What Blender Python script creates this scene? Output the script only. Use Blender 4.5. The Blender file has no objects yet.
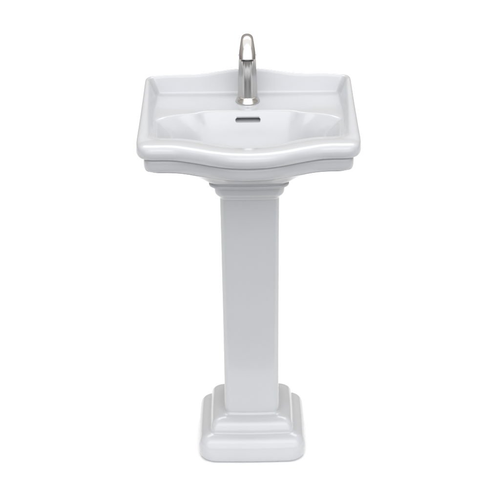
import bpy, bmesh, math
import numpy as np
from mathutils import Vector, Matrix

S = bpy.context.scene
COL = S.collection

# ------------------------------------------------------------------ camera
PITCH = math.radians(25.5); ROLL = math.radians(0.6)
cam_d = bpy.data.cameras.new('camera'); cam = bpy.data.objects.new('camera', cam_d); COL.objects.link(cam)
cam.matrix_world = (Matrix.Translation((0.0015, -2.97853, 1.90037))
                    @ Matrix.Rotation(math.pi / 2 - PITCH, 4, 'X') @ Matrix.Rotation(-ROLL, 4, 'Z'))
cam_d.sensor_width = 36; cam_d.lens = 1485 / 500 * 36; cam_d.clip_start = 0.05; cam_d.clip_end = 200
S.camera = cam
S.view_settings.view_transform = 'Standard'; S.view_settings.look = 'None'
S.view_settings.exposure = 0.0; S.view_settings.gamma = 1.0
S.cycles.max_bounces = 10; S.cycles.diffuse_bounces = 6; S.cycles.glossy_bounces = 6
S.cycles.use_denoising = True

# ------------------------------------------------------------------ white studio surround with a darker room side behind the camera
W = bpy.data.worlds.new('World'); S.world = W; W.use_nodes = True
nt = W.node_tree; nt.nodes.clear()
out = nt.nodes.new('ShaderNodeOutputWorld'); bg = nt.nodes.new('ShaderNodeBackground')
tc = nt.nodes.new('ShaderNodeTexCoord'); sep = nt.nodes.new('ShaderNodeSeparateXYZ')
nt.links.new(tc.outputs['Generated'], sep.inputs[0])
def mathn(op, a, b=None, clamp=False):
    n = nt.nodes.new('ShaderNodeMath'); n.operation = op; n.use_clamp = clamp
    for i, v in enumerate((a, b)):
        if v is None: continue
        if isinstance(v, (int, float)): n.inputs[i].default_value = v
        else: nt.links.new(v, n.inputs[i])
    return n.outputs[0]
def ramp(inp, pts, interp='EASE'):
    r = nt.nodes.new('ShaderNodeValToRGB'); r.color_ramp.interpolation = interp
    e = r.color_ramp.elements
    while len(e) < len(pts): e.new(0.5)
    for k, (p, c) in enumerate(pts): e[k].position = p; e[k].color = (*c, 1)
    nt.links.new(inp, r.inputs[0]); return r.outputs[0]
def spot(direction, inner, outer, col):                    # a broad soft bright patch of surround (a window wall behind the camera)
    d = nt.nodes.new('ShaderNodeVectorMath'); d.operation = 'DOT_PRODUCT'; d.inputs[1].default_value = Vector(direction).normalized()
    nt.links.new(tc.outputs['Generated'], d.inputs[0])
    r = nt.nodes.new('ShaderNodeMapRange'); r.interpolation_type = 'SMOOTHSTEP'
    r.inputs['From Min'].default_value = math.cos(math.radians(outer)); r.inputs['From Max'].default_value = math.cos(math.radians(inner))
    nt.links.new(d.outputs['Value'], r.inputs['Value'])
    m = nt.nodes.new('ShaderNodeMix'); m.data_type = 'RGBA'; m.inputs['A'].default_value = (0, 0, 0, 1); m.inputs['B'].default_value = (*col, 1)
    nt.links.new(r.outputs[0], m.inputs['Factor']); return m.outputs['Result']
def addc(a, b):
    m = nt.nodes.new('ShaderNodeMix'); m.data_type = 'RGBA'; m.blend_type = 'ADD'; m.inputs['Factor'].default_value = 1
    nt.links.new(a, m.inputs['A']); nt.links.new(b, m.inputs['B']); return m.outputs['Result']
room = ramp(mathn('ADD', mathn('MULTIPLY', sep.outputs['Z'], 0.5), 0.5),
            [(0.0, (0.20, 0.18, 0.16)), (0.5, (0.34, 0.30, 0.27)), (0.62, (0.50, 0.46, 0.42)), (0.85, (0.66, 0.63, 0.60)), (1.0, (0.72, 0.71, 0.70))])
window = spot((0.04, -0.93, 0.36), 14, 58, (1.76, 1.82, 1.94))
nt.links.new(addc(room, window), bg.inputs['Color']); bg.inputs['Strength'].default_value = 1.0
nt.links.new(bg.outputs[0], out.inputs[0])

def area(name, loc, target, size, power, color=(1, 1, 1)):
    d = bpy.data.lights.new(name, 'AREA'); d.shape = 'RECTANGLE'; d.size, d.size_y = size; d.energy = power; d.color = color
    o = bpy.data.objects.new(name, d); COL.objects.link(o); o.location = loc
    o.rotation_euler = (Vector(target) - Vector(loc)).to_track_quat('-Z', 'Y').to_euler(); return o
area('overhead_softbox', (0.0, 0.5, 3.4), (0, 0.5, 0), (5.0, 4.4), 46)
area('background_fill', (0.0, 3.0, 5.4), (0, 3.4, 0), (5.0, 2.5), 118)  # unseen fill lamp, added to keep the far ground white
area('front_softbox', (0.15, -1.45, 2.15), (0, -0.1, 0.72), (2.0, 1.1), 9.5, (0.95, 0.98, 1.0))

# ------------------------------------------------------------------ materials
def porcelain(name, base, rough):
    m = bpy.data.materials.new(name); m.use_nodes = True; t = m.node_tree; b = t.nodes['Principled BSDF']
    n = t.nodes.new('ShaderNodeTexNoise'); n.inputs['Scale'].default_value = 9; n.inputs['Detail'].default_value = 3
    c = t.nodes.new('ShaderNodeTexCoord'); t.links.new(c.outputs['Object'], n.inputs['Vector'])
    r = t.nodes.new('ShaderNodeValToRGB'); r.color_ramp.elements[0].position = .3; r.color_ramp.elements[1].position = .7
    r.color_ramp.elements[0].color = (*[v * 0.975 for v in base], 1); r.color_ramp.elements[1].color = (*base, 1)
    t.links.new(n.outputs['Fac'], r.inputs[0]); t.links.new(r.outputs[0], b.inputs['Base Color'])
    b.inputs['Roughness'].default_value = rough; b.inputs['IOR'].default_value = 1.5
    b.inputs['Coat Weight'].default_value = 0.3; b.inputs['Coat Roughness'].default_value = 0.07
    # glaze is never perfectly flat: long, very low waves
    n2 = t.nodes.new('ShaderNodeTexNoise'); n2.inputs['Scale'].default_value = 22; n2.inputs['Detail'].default_value = 2
    t.links.new(c.outputs['Object'], n2.inputs['Vector'])
    bp = t.nodes.new('ShaderNodeBump'); bp.inputs['Strength'].default_value = 0.18; bp.inputs['Distance'].default_value = 0.004
    t.links.new(n2.outputs['Fac'], bp.inputs['Height']); t.links.new(bp.outputs[0], b.inputs['Normal'])
    return m
GLAZE = porcelain('white_glaze', (0.470, 0.477, 0.490), 0.17)
def metal(name, col, rough, brush=0.0):
    m = bpy.data.materials.new(name); m.use_nodes = True; t = m.node_tree; b = t.nodes['Principled BSDF']
    b.inputs['Base Color'].default_value = (*col, 1); b.inputs['Metallic'].default_value = 1
    c = t.nodes.new('ShaderNodeTexCoord'); mp = t.nodes.new('ShaderNodeMapping')
    mp.inputs['Scale'].default_value = (260, 260, 260) if brush else (30, 30, 30)
    t.links.new(c.outputs['Object'], mp.inputs[0])
    n = t.nodes.new('ShaderNodeTexNoise'); n.inputs['Scale'].default_value = 1; n.inputs['Detail'].default_value = 2
    t.links.new(mp.outputs[0], n.inputs['Vector'])
    mr = t.nodes.new('ShaderNodeMapRange'); mr.inputs['To Min'].default_value = rough; mr.inputs['To Max'].default_value = rough + 0.06 + brush
    t.links.new(n.outputs['Fac'], mr.inputs['Value']); t.links.new(mr.outputs[0], b.inputs['Roughness'])
    return m
CHROME = metal('polished_chrome', (0.62, 0.615, 0.605), 0.06)
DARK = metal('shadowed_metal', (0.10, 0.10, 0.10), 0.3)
fl = bpy.data.materials.new('white_paper'); fl.use_nodes = True
ft = fl.node_tree; fb = ft.nodes['Principled BSDF']; fb.inputs['Base Color'].default_value = (0.95, 0.95, 0.95, 1)
fb.inputs['Roughness'].default_value = 0.9; fb.inputs['Specular IOR Level'].default_value = 0.1
fn_ = ft.nodes.new('ShaderNodeTexNoise'); fn_.inputs['Scale'].default_value = 300
fbp = ft.nodes.new('ShaderNodeBump'); fbp.inputs['Strength'].default_value = 0.03; fbp.inputs['Distance'].default_value = 0.001
ft.links.new(fn_.outputs['Fac'], fbp.inputs['Height']); ft.links.new(fbp.outputs[0], fb.inputs['Normal'])

dull = bpy.data.materials.new('dull_sheet'); dull.use_nodes = True
db = dull.node_tree.nodes['Principled BSDF']; db.inputs['Roughness'].default_value = 0.6
dn = dull.node_tree.nodes.new('ShaderNodeTexNoise'); dn.inputs['Scale'].default_value = 6
dr = dull.node_tree.nodes.new('ShaderNodeValToRGB'); dr.color_ramp.elements[0].color = (0.11, 0.10, 0.095, 1); dr.color_ramp.elements[1].color = (0.17, 0.16, 0.15, 1)
dull.node_tree.links.new(dn.outputs['Fac'], dr.inputs[0]); dull.node_tree.links.new(dr.outputs[0], db.inputs['Base Color'])

# ------------------------------------------------------------------ helpers
def link(name, verts, faces, mat, parent=None, smooth=True, sub=0, sharp=None):
    me = bpy.data.meshes.new(name); me.from_pydata([tuple(v) for v in verts], [], faces); me.update()
    bm = bmesh.new(); bm.from_mesh(me); bmesh.ops.recalc_face_normals(bm, faces=bm.faces); bm.to_mesh(me); bm.free()
    if smooth: me.polygons.foreach_set('use_smooth', [True] * len(me.polygons))
    me.materials.append(mat)
    o = bpy.data.objects.new(name, me); COL.objects.link(o)
    if parent: o.parent = parent
    if sub:
        s = o.modifiers.new('subsurf', 'SUBSURF'); s.levels = s.render_levels = sub
    return o
def refine(loops):                                         # one round of cubic B-spline subdivision along the profile
    A = np.array([[tuple(p) for p in l] for l in loops]); r = [A[0]]
    for i in range(len(A) - 1):
        if i: r.append(A[i - 1] / 8 + A[i] * 0.75 + A[i + 1] / 8)
        r.append((A[i] + A[i + 1]) / 2)
    r.append(A[-1]); return [[tuple(float(c) for c in p) for p in l] for l in r]
def loft(loops, cap0=True, cap1=True):
    loops = refine(loops)
    n = len(loops[0]); v = [p for l in loops for p in l]; f = []
    for i in range(len(loops) - 1):
        for j in range(n):
            k = (j + 1) % n; f.append((i * n + j, i * n + k, (i + 1) * n + k, (i + 1) * n + j))
    for flag, base in ((cap0, 0), (cap1, (len(loops) - 1) * n)):
        if flag:
            c = Vector((0, 0, 0))
            for j in range(n): c += Vector(v[base + j])
            v.append(tuple(c / n)); ci = len(v) - 1
            for j in range(n): f.append((ci, base + j, base + (j + 1) % n))
    return v, f
def catmull(pts, per=10):
    r = []
    P = [pts[0]] + list(pts) + [pts[-1]]
    for i in range(1, len(P) - 2):
        p0, p1, p2, p3 = (Vector(P[i + k]) for k in (-1, 0, 1, 2))
        for s in range(per):
            t = s / per
            r.append(0.5 * ((2 * p1) + (p2 - p0) * t + (2 * p0 - 5 * p1 + 4 * p2 - p3) * t * t + (3 * p1 - p0 - 3 * p2 + p3) * t ** 3))
    r.append(Vector(P[-2])); return r
def mirror_loop(half):                                     # half runs back centre -> +x side -> front centre
    return [Vector((p[0], p[1])) for p in half] + [Vector((-p[0], p[1])) for p in reversed(half[1:-1])]
def offset(loop, d):                                       # inward offset; d is a number or f(point)
    n = len(loop); r = []
    for i in range(n):
        t = (loop[(i + 1) % n] - loop[i - 1]).normalized(); nr = Vector((t.y, -t.x))   # loop is clockwise: inward is right
        dd = d(loop[i]) if callable(d) else d
        r.append(loop[i] + nr * dd)
    return r
CX, CY = 0.0, -0.045
def polar(loop, angles):                                   # where rays from the bowl centre first cross the loop
    P = np.array([(p[0] - CX, p[1] - CY) for p in loop]); Q = np.roll(P, -1, 0)
    A = np.array(angles); dx, dy = np.cos(A)[:, None], np.sin(A)[:, None]
    cp = dx * P[:, 1] - dy * P[:, 0]; cq = dx * Q[:, 1] - dy * Q[:, 0]
    hit = (cp <= 0) != (cq <= 0)
    u = np.where(hit, cp / np.where(cp == cq, 1, cp - cq), 0)
    t = (P[:, 0] + (Q[:, 0] - P[:, 0]) * u) * dx + (P[:, 1] + (Q[:, 1] - P[:, 1]) * u) * dy
    t = np.where(hit & (t > 0), t, 9).min(1)
    return [Vector((CX + math.cos(a) * r, CY + math.sin(a) * r)) for a, r in zip(angles, t)]
def sm(a, b, x):
    t = min(1, max(0, (x - a) / (b - a))); return t * t * (3 - 2 * t)
def lerp(a, b, t): return a + (b - a) * t
def circ(r, y, z, n=48, sx=1.0): return [(r * sx * math.cos(2 * math.pi * k / n), y + r * math.sin(2 * math.pi * k / n), z) for k in range(n)]
def rrect(hx, y0, y1, r, z, bow=0.0, n=14, m=16):          # rounded rectangle loop; the front (y0) bows outwards
    cor = []
    for cx, cy, a0 in ((hx - r, y1 - r, 0), (-hx + r, y1 - r, 90), (-hx + r, y0 + r, 180), (hx - r, y0 + r, 270)):
        cor.append([(cx + r * math.cos(math.radians(a0 + 90 * k / n)), cy + r * math.sin(math.radians(a0 + 90 * k / n))) for k in range(n + 1)])
    pts = []
    for i in range(4):
        pts += cor[i]; p, q = cor[i][-1], cor[(i + 1) % 4][0]
        pts += [(lerp(p[0], q[0], k / m), lerp(p[1], q[1], k / m)) for k in range(1, m)]
    ym = (y0 + y1) / 2; res = []
    for x, y in pts:
        yy = y - (bow * (1 - (x / hx) ** 2) * (ym - y) / (ym - y0) if y < ym else 0)
        xx = x + math.copysign(bow * 0.5, x) * (1 - ((y - ym) / (y1 - ym)) ** 2) * (abs(x) / hx)
        res.append((xx, yy, z))
    return res

# ------------------------------------------------------------------ the setting
dark_reflection_sheet = link('dark_reflection_sheet', [(-60, -60, -0.004), (60, -60, -0.004), (60, 60, -0.004), (-60, 60, -0.004)], [(0, 1, 2, 3)], dull, smooth=False)  # unseen dark sheet, added for the chrome to reflect
dark_reflection_sheet['kind'] = 'structure'
edge = [(-9, -2.0), (-0.9, -0.75), (-0.3, -0.42), (0.3, -0.42), (0.9, -0.75), (9, -2.0)]
paper = link('white_ground', [(x, y, 0) for x, y in edge] + [(x, 14, 0) for x, y in reversed(edge)], [(k, k + 1, 10 - k, 11 - k) for k in range(5)], fl, smooth=False)
paper['kind'] = 'structure'

# ------------------------------------------------------------------ the sink
sink = bpy.data.objects.new('pedestal_sink', None); COL.objects.link(sink)
sink['label'] = 'white porcelain pedestal sink with serpentine front rim and a chrome faucet'
sink['category'] = 'sink'

YB = 0.190
halfO = ([(0, YB), (0.05, YB), (0.10, YB), (0.16, YB), (0.200, YB), (0.2100, 0.1880), (0.2165, 0.1820), (0.2195, 0.174),
          (0.2207, 0.165), (0.2218, 0.10), (0.2235, 0.03), (0.2250, -0.04), (0.2262, -0.09), (0.2260, -0.115), (0.2225, -0.136),
          (0.2130, -0.150), (0.1950, -0.1565), (0.168, -0.1568), (0.142, -0.1610), (0.105, -0.1765), (0.070, -0.1935), (0.036, -0.2050), (0, -0.2090)])
wide = lambda pts: [(x * (1.034 + 0.004 * sm(-0.1, 0.17, y)), y) for x, y in pts]
O = mirror_loop(catmull(wide(halfO), 12))
def back_w(p): return sm(0.150, 0.185, p.y)
G = offset(O, lambda p: lerp(0.0145, 0.004, sm(0.14, 0.19, p.y)))
# angles by arc length of O
c0 = Vector((CX, CY)); N = 640
L = [0]
for i in range(len(O)): L.append(L[-1] + (O[(i + 1) % len(O)] - O[i]).length)
ang = []; i = 0
for k in range(N):
    s = L[-1] * k / N
    while L[i + 1] < s: i += 1
    t = (s - L[i]) / (L[i + 1] - L[i]); p = O[i].lerp(O[(i + 1) % len(O)], t) - c0
    ang.append(math.atan2(p.y, p.x))

def T(p):                                                  # height of the rim's crest
    x, y = p.x, p.y
    z = lerp(0.7880, 0.8270, min(1, max(0, (y + 0.125) / 0.285)) ** 1.05)
    b = 0.5 + 0.5 * math.cos(math.pi * min(1, abs(x) / 0.138))
    z -= 0.0025 * sm(0.10, 0.19, y) * sm(0.17, 0.225, abs(x))
    return z + 0.0140 * b * sm(0.13, 0.18, y)
def RW(p):                                                 # width of the rim's crest
    f = sm(-0.13, -0.09, p.y)
    side = lerp(0.036, 0.0135, min(1, max(0, (p.y + 0.12) / 0.27)) ** 0.75)
    return lerp(0.060 + 0.004 * sm(0.08, 0.16, abs(p.x)), side, f) if p.y < 0.12 else lerp(side, 0.0125, sm(0.12, 0.19, p.y))
def at(loop2, zf): return [(p.x, p.y, zf(p) if callable(zf) else zf) for p in loop2]
Opol = polar(O, ang); Gpol = polar(G, ang)
def offO(f):
    q = polar(offset(O, f), ang)
    r = np.array([(p - c0).length for p in q]); r0 = np.array([(p - c0).length for p in Opol])
    w = np.clip((r0 - r) / 0.010, 0, 1)                      # the deeper the inset, the softer its corners
    k = r.copy()
    for _ in range(8): k = (np.roll(k, 1) + 2 * k + np.roll(k, -1)) / 4
    r = r * (1 - w) + k * w
    return [c0 + Vector((math.cos(a), math.sin(a))) * float(x) for a, x in zip(ang, r)]
def neck(g, z): return at(polar([Vector(p[:2]) for p in reversed(rrect(0.0865 + g, -0.104 - g, 0.075 + g, 0.022, 0, 0.006))], ang), z)
def mixl(a, b, t): return [tuple(Vector(p).lerp(Vector(q), t)) for p, q in zip(a, b)]

loops = []
for g, z in ((-0.046, 0.6710), (-0.010, 0.6706), (-0.0035, 0.6708), (-0.0025, 0.6722), (-0.0025, 0.6755), (-0.0033, 0.6772), (-0.0060, 0.6782), (-0.0062, 0.6805)):
    loops.append(neck(g, z))
nk = neck(0.004, 0.6855); bandb = at(Gpol, 0.7245)
loops.append(nk)
for t, z in ((0.12, 0.6950), (0.34, 0.7080), (0.68, 0.7195), (0.92, 0.7228)):
    loops.append([(p[0], p[1], z) for p in mixl(nk, bandb, t)])
def inG(d): return polar(offset(G, d), ang)
loops.append(at(inG(0.0100), 0.7236)); loops.append(at(inG(0.0048), 0.7248)); loops.append(at(inG(0.0016), 0.7282)); loops.append(at(inG(0.0002), 0.735))
loops.append(at(Gpol, 0.741)); loops.append(at(inG(0.0006), 0.7485)); loops.append(at(inG(0.0022), 0.7515)); loops.append(at(inG(0.0045), 0.7530))
lowO = lambda d: (lambda p: lerp(d, min(d, 0.004), sm(0.14, 0.19, p.y)))
loops.append(at(offO(lowO(0.0185)), 0.7548)); loops.append(at(offO(lowO(0.0090)), 0.7560)); loops.append(at(offO(lowO(0.0038)), 0.7583)); loops.append(at(offO(lowO(0.0010)), 0.7625))
loops.append(at(Opol, 0.7685))
loops.append(at(offO(0.0005), lambda p: lerp(0.7685, T(p) - 0.0130, 0.8)))
prof = [(0.04, 0.50), (0.11, 0.27), (0.21, 0.11), (0.34, 0.025), (0.50, 0.0), (0.66, 0.03), (0.80, 0.13), (0.90, 0.28), (0.97, 0.50)]
for u, dz in prof:
    lp = offO(lambda p, u=u: u * RW(p))
    loops.append([(q.x, q.y, T(o) - dz * 0.0150 * lerp(1.0, 0.62, sm(0.02, 0.17, o.y))) for q, o in zip(lp, Opol)])
# bowl edge: serpentine at the back where the faucet deck ends, then round to the inside of the front roll
inner = polar(offset(O, lambda p: 0.0615), ang)
halfB = [(0, 0.0665), (0.05, 0.0662), (0.082, 0.0650), (0.098, 0.0615), (0.110, 0.0535), (0.124, 0.0480), (0.142, 0.0450), (0.160, 0.0380), (0.176, 0.0290), (0.189, 0.0150), (0.1975, -0.005), (0.2020, -0.030), (0.2025, -0.052), (0.1975, -0.074), (0.1840, -0.0890), (0.163, -0.0950), (0.140, -0.0990), (0.105, -0.1120), (0.070, -0.1280), (0.036, -0.1385), (0, -0.1420)]
B = polar(mirror_loop(catmull(wide(halfB), 12)), ang)
DECK = 0.7855
def zB(p): return lerp(0.7770, DECK - 0.0012, sm(-0.12, 0.03, p.y))
foot = offO(lambda p: RW(p) + lerp(0.0055, 0.0100, sm(0.0, 0.15, p.y)) + 0.006 * sm(0.02, 0.14, p.y) * sm(0.18, 0.21, abs(p.x)) * (1 - sm(0.17, 0.188, p.y)))
rimin = loops[-1]
def zfoot(p): return lerp(0.7815, DECK + 0.0008, sm(-0.10, 0.02, p.y))
def zstep(t, e): return [(lerp(r[0], f.x, e), lerp(r[1], f.y, e), lerp(r[2], zfoot(f), t)) for r, f in zip(rimin, foot)]
loops.append(zstep(0.30, 0.30)); loops.append(zstep(0.62, 0.58)); loops.append(zstep(0.84, 0.80))
loops.append(zstep(0.955, 0.96)); 
B = [c0 + (b - c0) * min(1.0, ((f - c0).length - 0.0035) / (b - c0).length) for b, f in zip(B, foot)]
Bz = at(B, zB)
def oval(a):
    c, s_ = abs(math.cos(a)) / 0.192, abs(math.sin(a)) / (0.1045 if math.sin(a) > 0 else 0.091)
    return (c ** 2.5 + s_ ** 2.5) ** (-1 / 2.5)
OV = [oval(a) for a in ang]
def deckl(t):
    r = []
    for f, b in zip(foot, Bz):
        zf = zfoot(f)
        r.append((lerp(f.x, b[0], t), lerp(f.y, b[1], t), lerp(zf, b[2], t ** 1.5)))
    return r
for t in (0.08, 0.25, 0.50, 0.75, 0.90, 0.965): loops.append(deckl(t))
bowl = [(1.0, 0.0), (0.985, 0.020), (0.968, 0.070), (0.945, 0.145), (0.915, 0.250), (0.87, 0.385), (0.81, 0.530), (0.73, 0.675), (0.63, 0.800), (0.50, 0.900), (0.36, 0.960), (0.22, 0.988), (0.09, 1.0)]
for s, fz in bowl:
    e = sm(0.0, 0.13, 1 - s); lp = []
    for b, ov, a in zip(Bz, OV, ang):
        r = math.hypot(b[0] - CX, b[1] - CY); r = lerp(r, ov, e) * s
        lp.append((CX + r * math.cos(a), CY + r * math.sin(a), b[2] - fz * 0.0965))
    loops.append(lp)
v, f = loft(loops)
basin = link('basin', v, f, GLAZE, sink); basin.location.x = 0.0008

# overflow slot: cut a real pocket, then drop the cutter
def capsule_loop(hw, r, y, z0, tilt=0.0, n=16):
    pts = []
    for k in range(n + 1): a = math.radians(-90 + 180 * k / n); pts.append((hw - r + r * math.cos(a), y + tilt * r * math.sin(a), z0 + r * math.sin(a)))
    for k in range(n + 1): a = math.radians(90 + 180 * k / n); pts.append((-hw + r + r * math.cos(a), y + tilt * r * math.sin(a), z0 + r * math.sin(a)))
    return pts
SZ = 0.7680
cv, cf = loft([capsule_loop(0.0272, 0.0043, 0.030, SZ - 0.004), capsule_loop(0.0272, 0.0043, 0.110, SZ + 0.002)])
cut = link('cutter', cv, cf, GLAZE, smooth=False)
bo = basin.modifiers.new('cut', 'BOOLEAN'); bo.operation = 'DIFFERENCE'; bo.object = cut; bo.solver = 'EXACT'
bpy.context.view_layer.update()
dg = bpy.context.evaluated_depsgraph_get()
me = bpy.data.meshes.new_from_object(basin.evaluated_get(dg)); basin.modifiers.clear(); basin.data = me
bpy.data.objects.remove(cut)
me.materials.clear(); me.materials.append(GLAZE)
# dark plug at the far end of the overflow channel, coloured as its shade
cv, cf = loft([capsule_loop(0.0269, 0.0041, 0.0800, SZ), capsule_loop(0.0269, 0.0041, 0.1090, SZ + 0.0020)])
slot_shade = bpy.data.materials.new('overflow_shade'); slot_shade.use_nodes = True
slot_shade.node_tree.nodes['Principled BSDF'].inputs['Base Color'].default_value = (0.24, 0.19, 0.17, 1); slot_shade.node_tree.nodes['Principled BSDF'].inputs['Roughness'].default_value = 0.8
link('overflow_opening', cv, cf, slot_shade, basin, smooth=False)

# ------------------------------------------------------------------ pedestal
def stack(name, prof, mat, parent, caps=(True, True)):   # prof rows: z, half width, front y, back y, corner radius, bow
    v, f = loft([rrect(hx, y0, y1, r, z, bow) for z, hx, y0, y1, r, bow in prof], *caps)
    return link(name, v, f, mat, parent)
sh = []
for z, hx, y0 in ((0.086, 0.0598, -0.0635), (0.0875, 0.0598, -0.0635), (0.12, 0.0598, -0.0635), (0.25, 0.0600, -0.0645), (0.40, 0.0606, -0.0660), (0.55, 0.0614, -0.0680), (0.625, 0.0620, -0.0697), (0.634, 0.0620, -0.07), (0.636, 0.0620, -0.07)):
    sh.append((z, hx + 0.0015, y0, 0.070, 0.012, 0.002))
pedestal = stack('pedestal', sh, GLAZE, sink); pedestal.location.x = 0.0018
cp = []
for z, g in ((0.6320, -0.004), (0.6320, 0.0005), (0.6332, 0.0018), (0.6365, 0.0026), (0.6395, 0.0046), (0.6430, 0.0074), (0.6475, 0.0094), (0.6540, 0.0103), (0.6630, 0.0103), (0.6675, 0.0101), (0.6695, 0.0088), (0.6700, 0.004)):
    cp.append((z, 0.0620 + g * 1.2, -0.0700 - g * 1.3, 0.070 + g * 0.5, 0.014 + max(0, g) * 0.5, 0.003))
stack('capital', cp, GLAZE, pedestal)
bs = []
for z, hx, y0, r in ((0.0008, 0.104, -0.110, 0.030), (0.0010, 0.1110, -0.1170, 0.033), (0.0035, 0.1170, -0.1220, 0.035), (0.0095, 0.1205, -0.1250, 0.036),
                     (0.020, 0.1215, -0.1258, 0.034), (0.032, 0.1215, -0.1252, 0.028), (0.043, 0.1203, -0.1228, 0.023), (0.0515, 0.1170, -0.1180, 0.019),
                     (0.0575, 0.1110, -0.1110, 0.016), (0.0608, 0.1035, -0.1045, 0.014), (0.0622, 0.0972, -0.0995, 0.0125), (0.0632, 0.0950, -0.0978, 0.012), (0.0650, 0.0943, -0.0970, 0.012),
                     (0.0700, 0.0940, -0.0960, 0.012), (0.0770, 0.0928, -0.0936, 0.012), (0.0835, 0.0895, -0.0890, 0.012), (0.0885, 0.0835, -0.0825, 0.012),
                     (0.0915, 0.0755, -0.0755, 0.012), (0.0928, 0.0680, -0.0695, 0.012), (0.0936, 0.0636, -0.0660, 0.012), (0.0955, 0.0618, -0.0645, 0.012), (0.0985, 0.0612, -0.0637, 0.012), (0.0990, 0.0590, -0.0600, 0.012)):
    bs.append((z, hx, y0, 0.0705 + (hx - 0.0598) * 0.35, r, 0.0035))
stack('plinth', bs, GLAZE, pedestal)

# ------------------------------------------------------------------ faucet
FY = 0.122
body = []
for r, z in ((0.0100, 0.7870), (0.0205, 0.7870), (0.0214, 0.7900), (0.0210, 0.8000), (0.0204, 0.8180), (0.0198, 0.8450), (0.0192, 0.8700), (0.0189, 0.8840), (0.0188, 0.8885), (0.0190, 0.8905), (0.0187, 0.8930), (0.0165, 0.8940), (0.0090, 0.8975)):
    row = []
    for k in range(96):                                        # shallow raised step up each flank, shaped to reflect as a dark edge line
        a = 2 * math.pi * k / 96; phi = abs(math.degrees(math.atan2(math.cos(a), -math.sin(a))))
        q = 1.04 * r * (0.925 + 0.085 * sm(59, 67, phi)); row.append((q * math.cos(a), FY + q * math.sin(a), z))
    body.append(row)
v, f = loft(body); faucet = link('faucet', v, f, CHROME, sink)
ring = [circ(r * 1.05, FY, z) for r, z in ((0.0200, 0.7850), (0.0250, 0.7850), (0.0257, 0.7862), (0.0255, 0.7885), (0.0238, 0.7915), (0.0222, 0.7945), (0.0214, 0.7985), (0.0200, 0.7990))]
v, f = loft(ring); link('base_ring', v, f, CHROME, faucet)
# spout: rises from the column and arches forwards and down
path = catmull([(0, FY, 0.893), (0, FY + 0.0005, 0.906), (0, FY - 0.003, 0.920), (0, FY - 0.013, 0.9315), (0, FY - 0.027, 0.9355), (0, FY - 0.040, 0.9325), (0, FY - 0.050, 0.9240), (0, FY - 0.056, 0.913), (0, FY - 0.0595, 0.901)], 8)
sl = []; n = len(path); R0 = 40
for i, p in enumerate(path):
    t = ((path[min(i + 1, n - 1)] - path[max(i - 1, 0)])).normalized(); sx = Vector((1, 0, 0)); up = sx.cross(t)
    u = i / (n - 1); rx = lerp(0.0178, 0.0140, sm(0, 0.45, u)) + 0.0048 * sm(0.5, 1.0, u); ry = lerp(0.0160, 0.0115, sm(0, 0.5, u)) + 0.001 * sm(0.6, 1, u)
    sl.append([tuple(p + sx * rx * math.cos(2 * math.pi * k / R0) + up * ry * math.sin(2 * math.pi * k / R0)) for k in range(R0)])
last = [Vector(q) for q in sl[-1]]; cc = sum(last, Vector()) / R0
sl.append([tuple(cc + (q - cc) * 0.90 + Vector((0, 0, -0.0006))) for q in last]); sl.append([tuple(cc + (q - cc) * 0.80 + Vector((0, 0, 0.0005))) for q in last])
sl.append([tuple(cc + (q - cc) * 0.78 + Vector((0, 0, 0.006))) for q in last])
v, f = loft(sl); spout = link('spout', v, f, CHROME, faucet)

pe = path[-1]; td = (path[-1] - path[-2]).normalized(); sx = Vector((1, 0, 0)); up = sx.cross(td)
ae = [[tuple(pe + td * h + sx * r * math.cos(2 * math.pi * k / R0) + up * r * 0.75 * math.sin(2 * math.pi * k / R0)) for k in range(R0)] for r, h in ((0.0100, -0.004), (0.0135, -0.004), (0.0137, 0.0005), (0.0135, 0.0032), (0.0125, 0.0040), (0.0080, 0.0036))]
v, f = loft(ae); link('aerator', v, f, DARK, faucet)
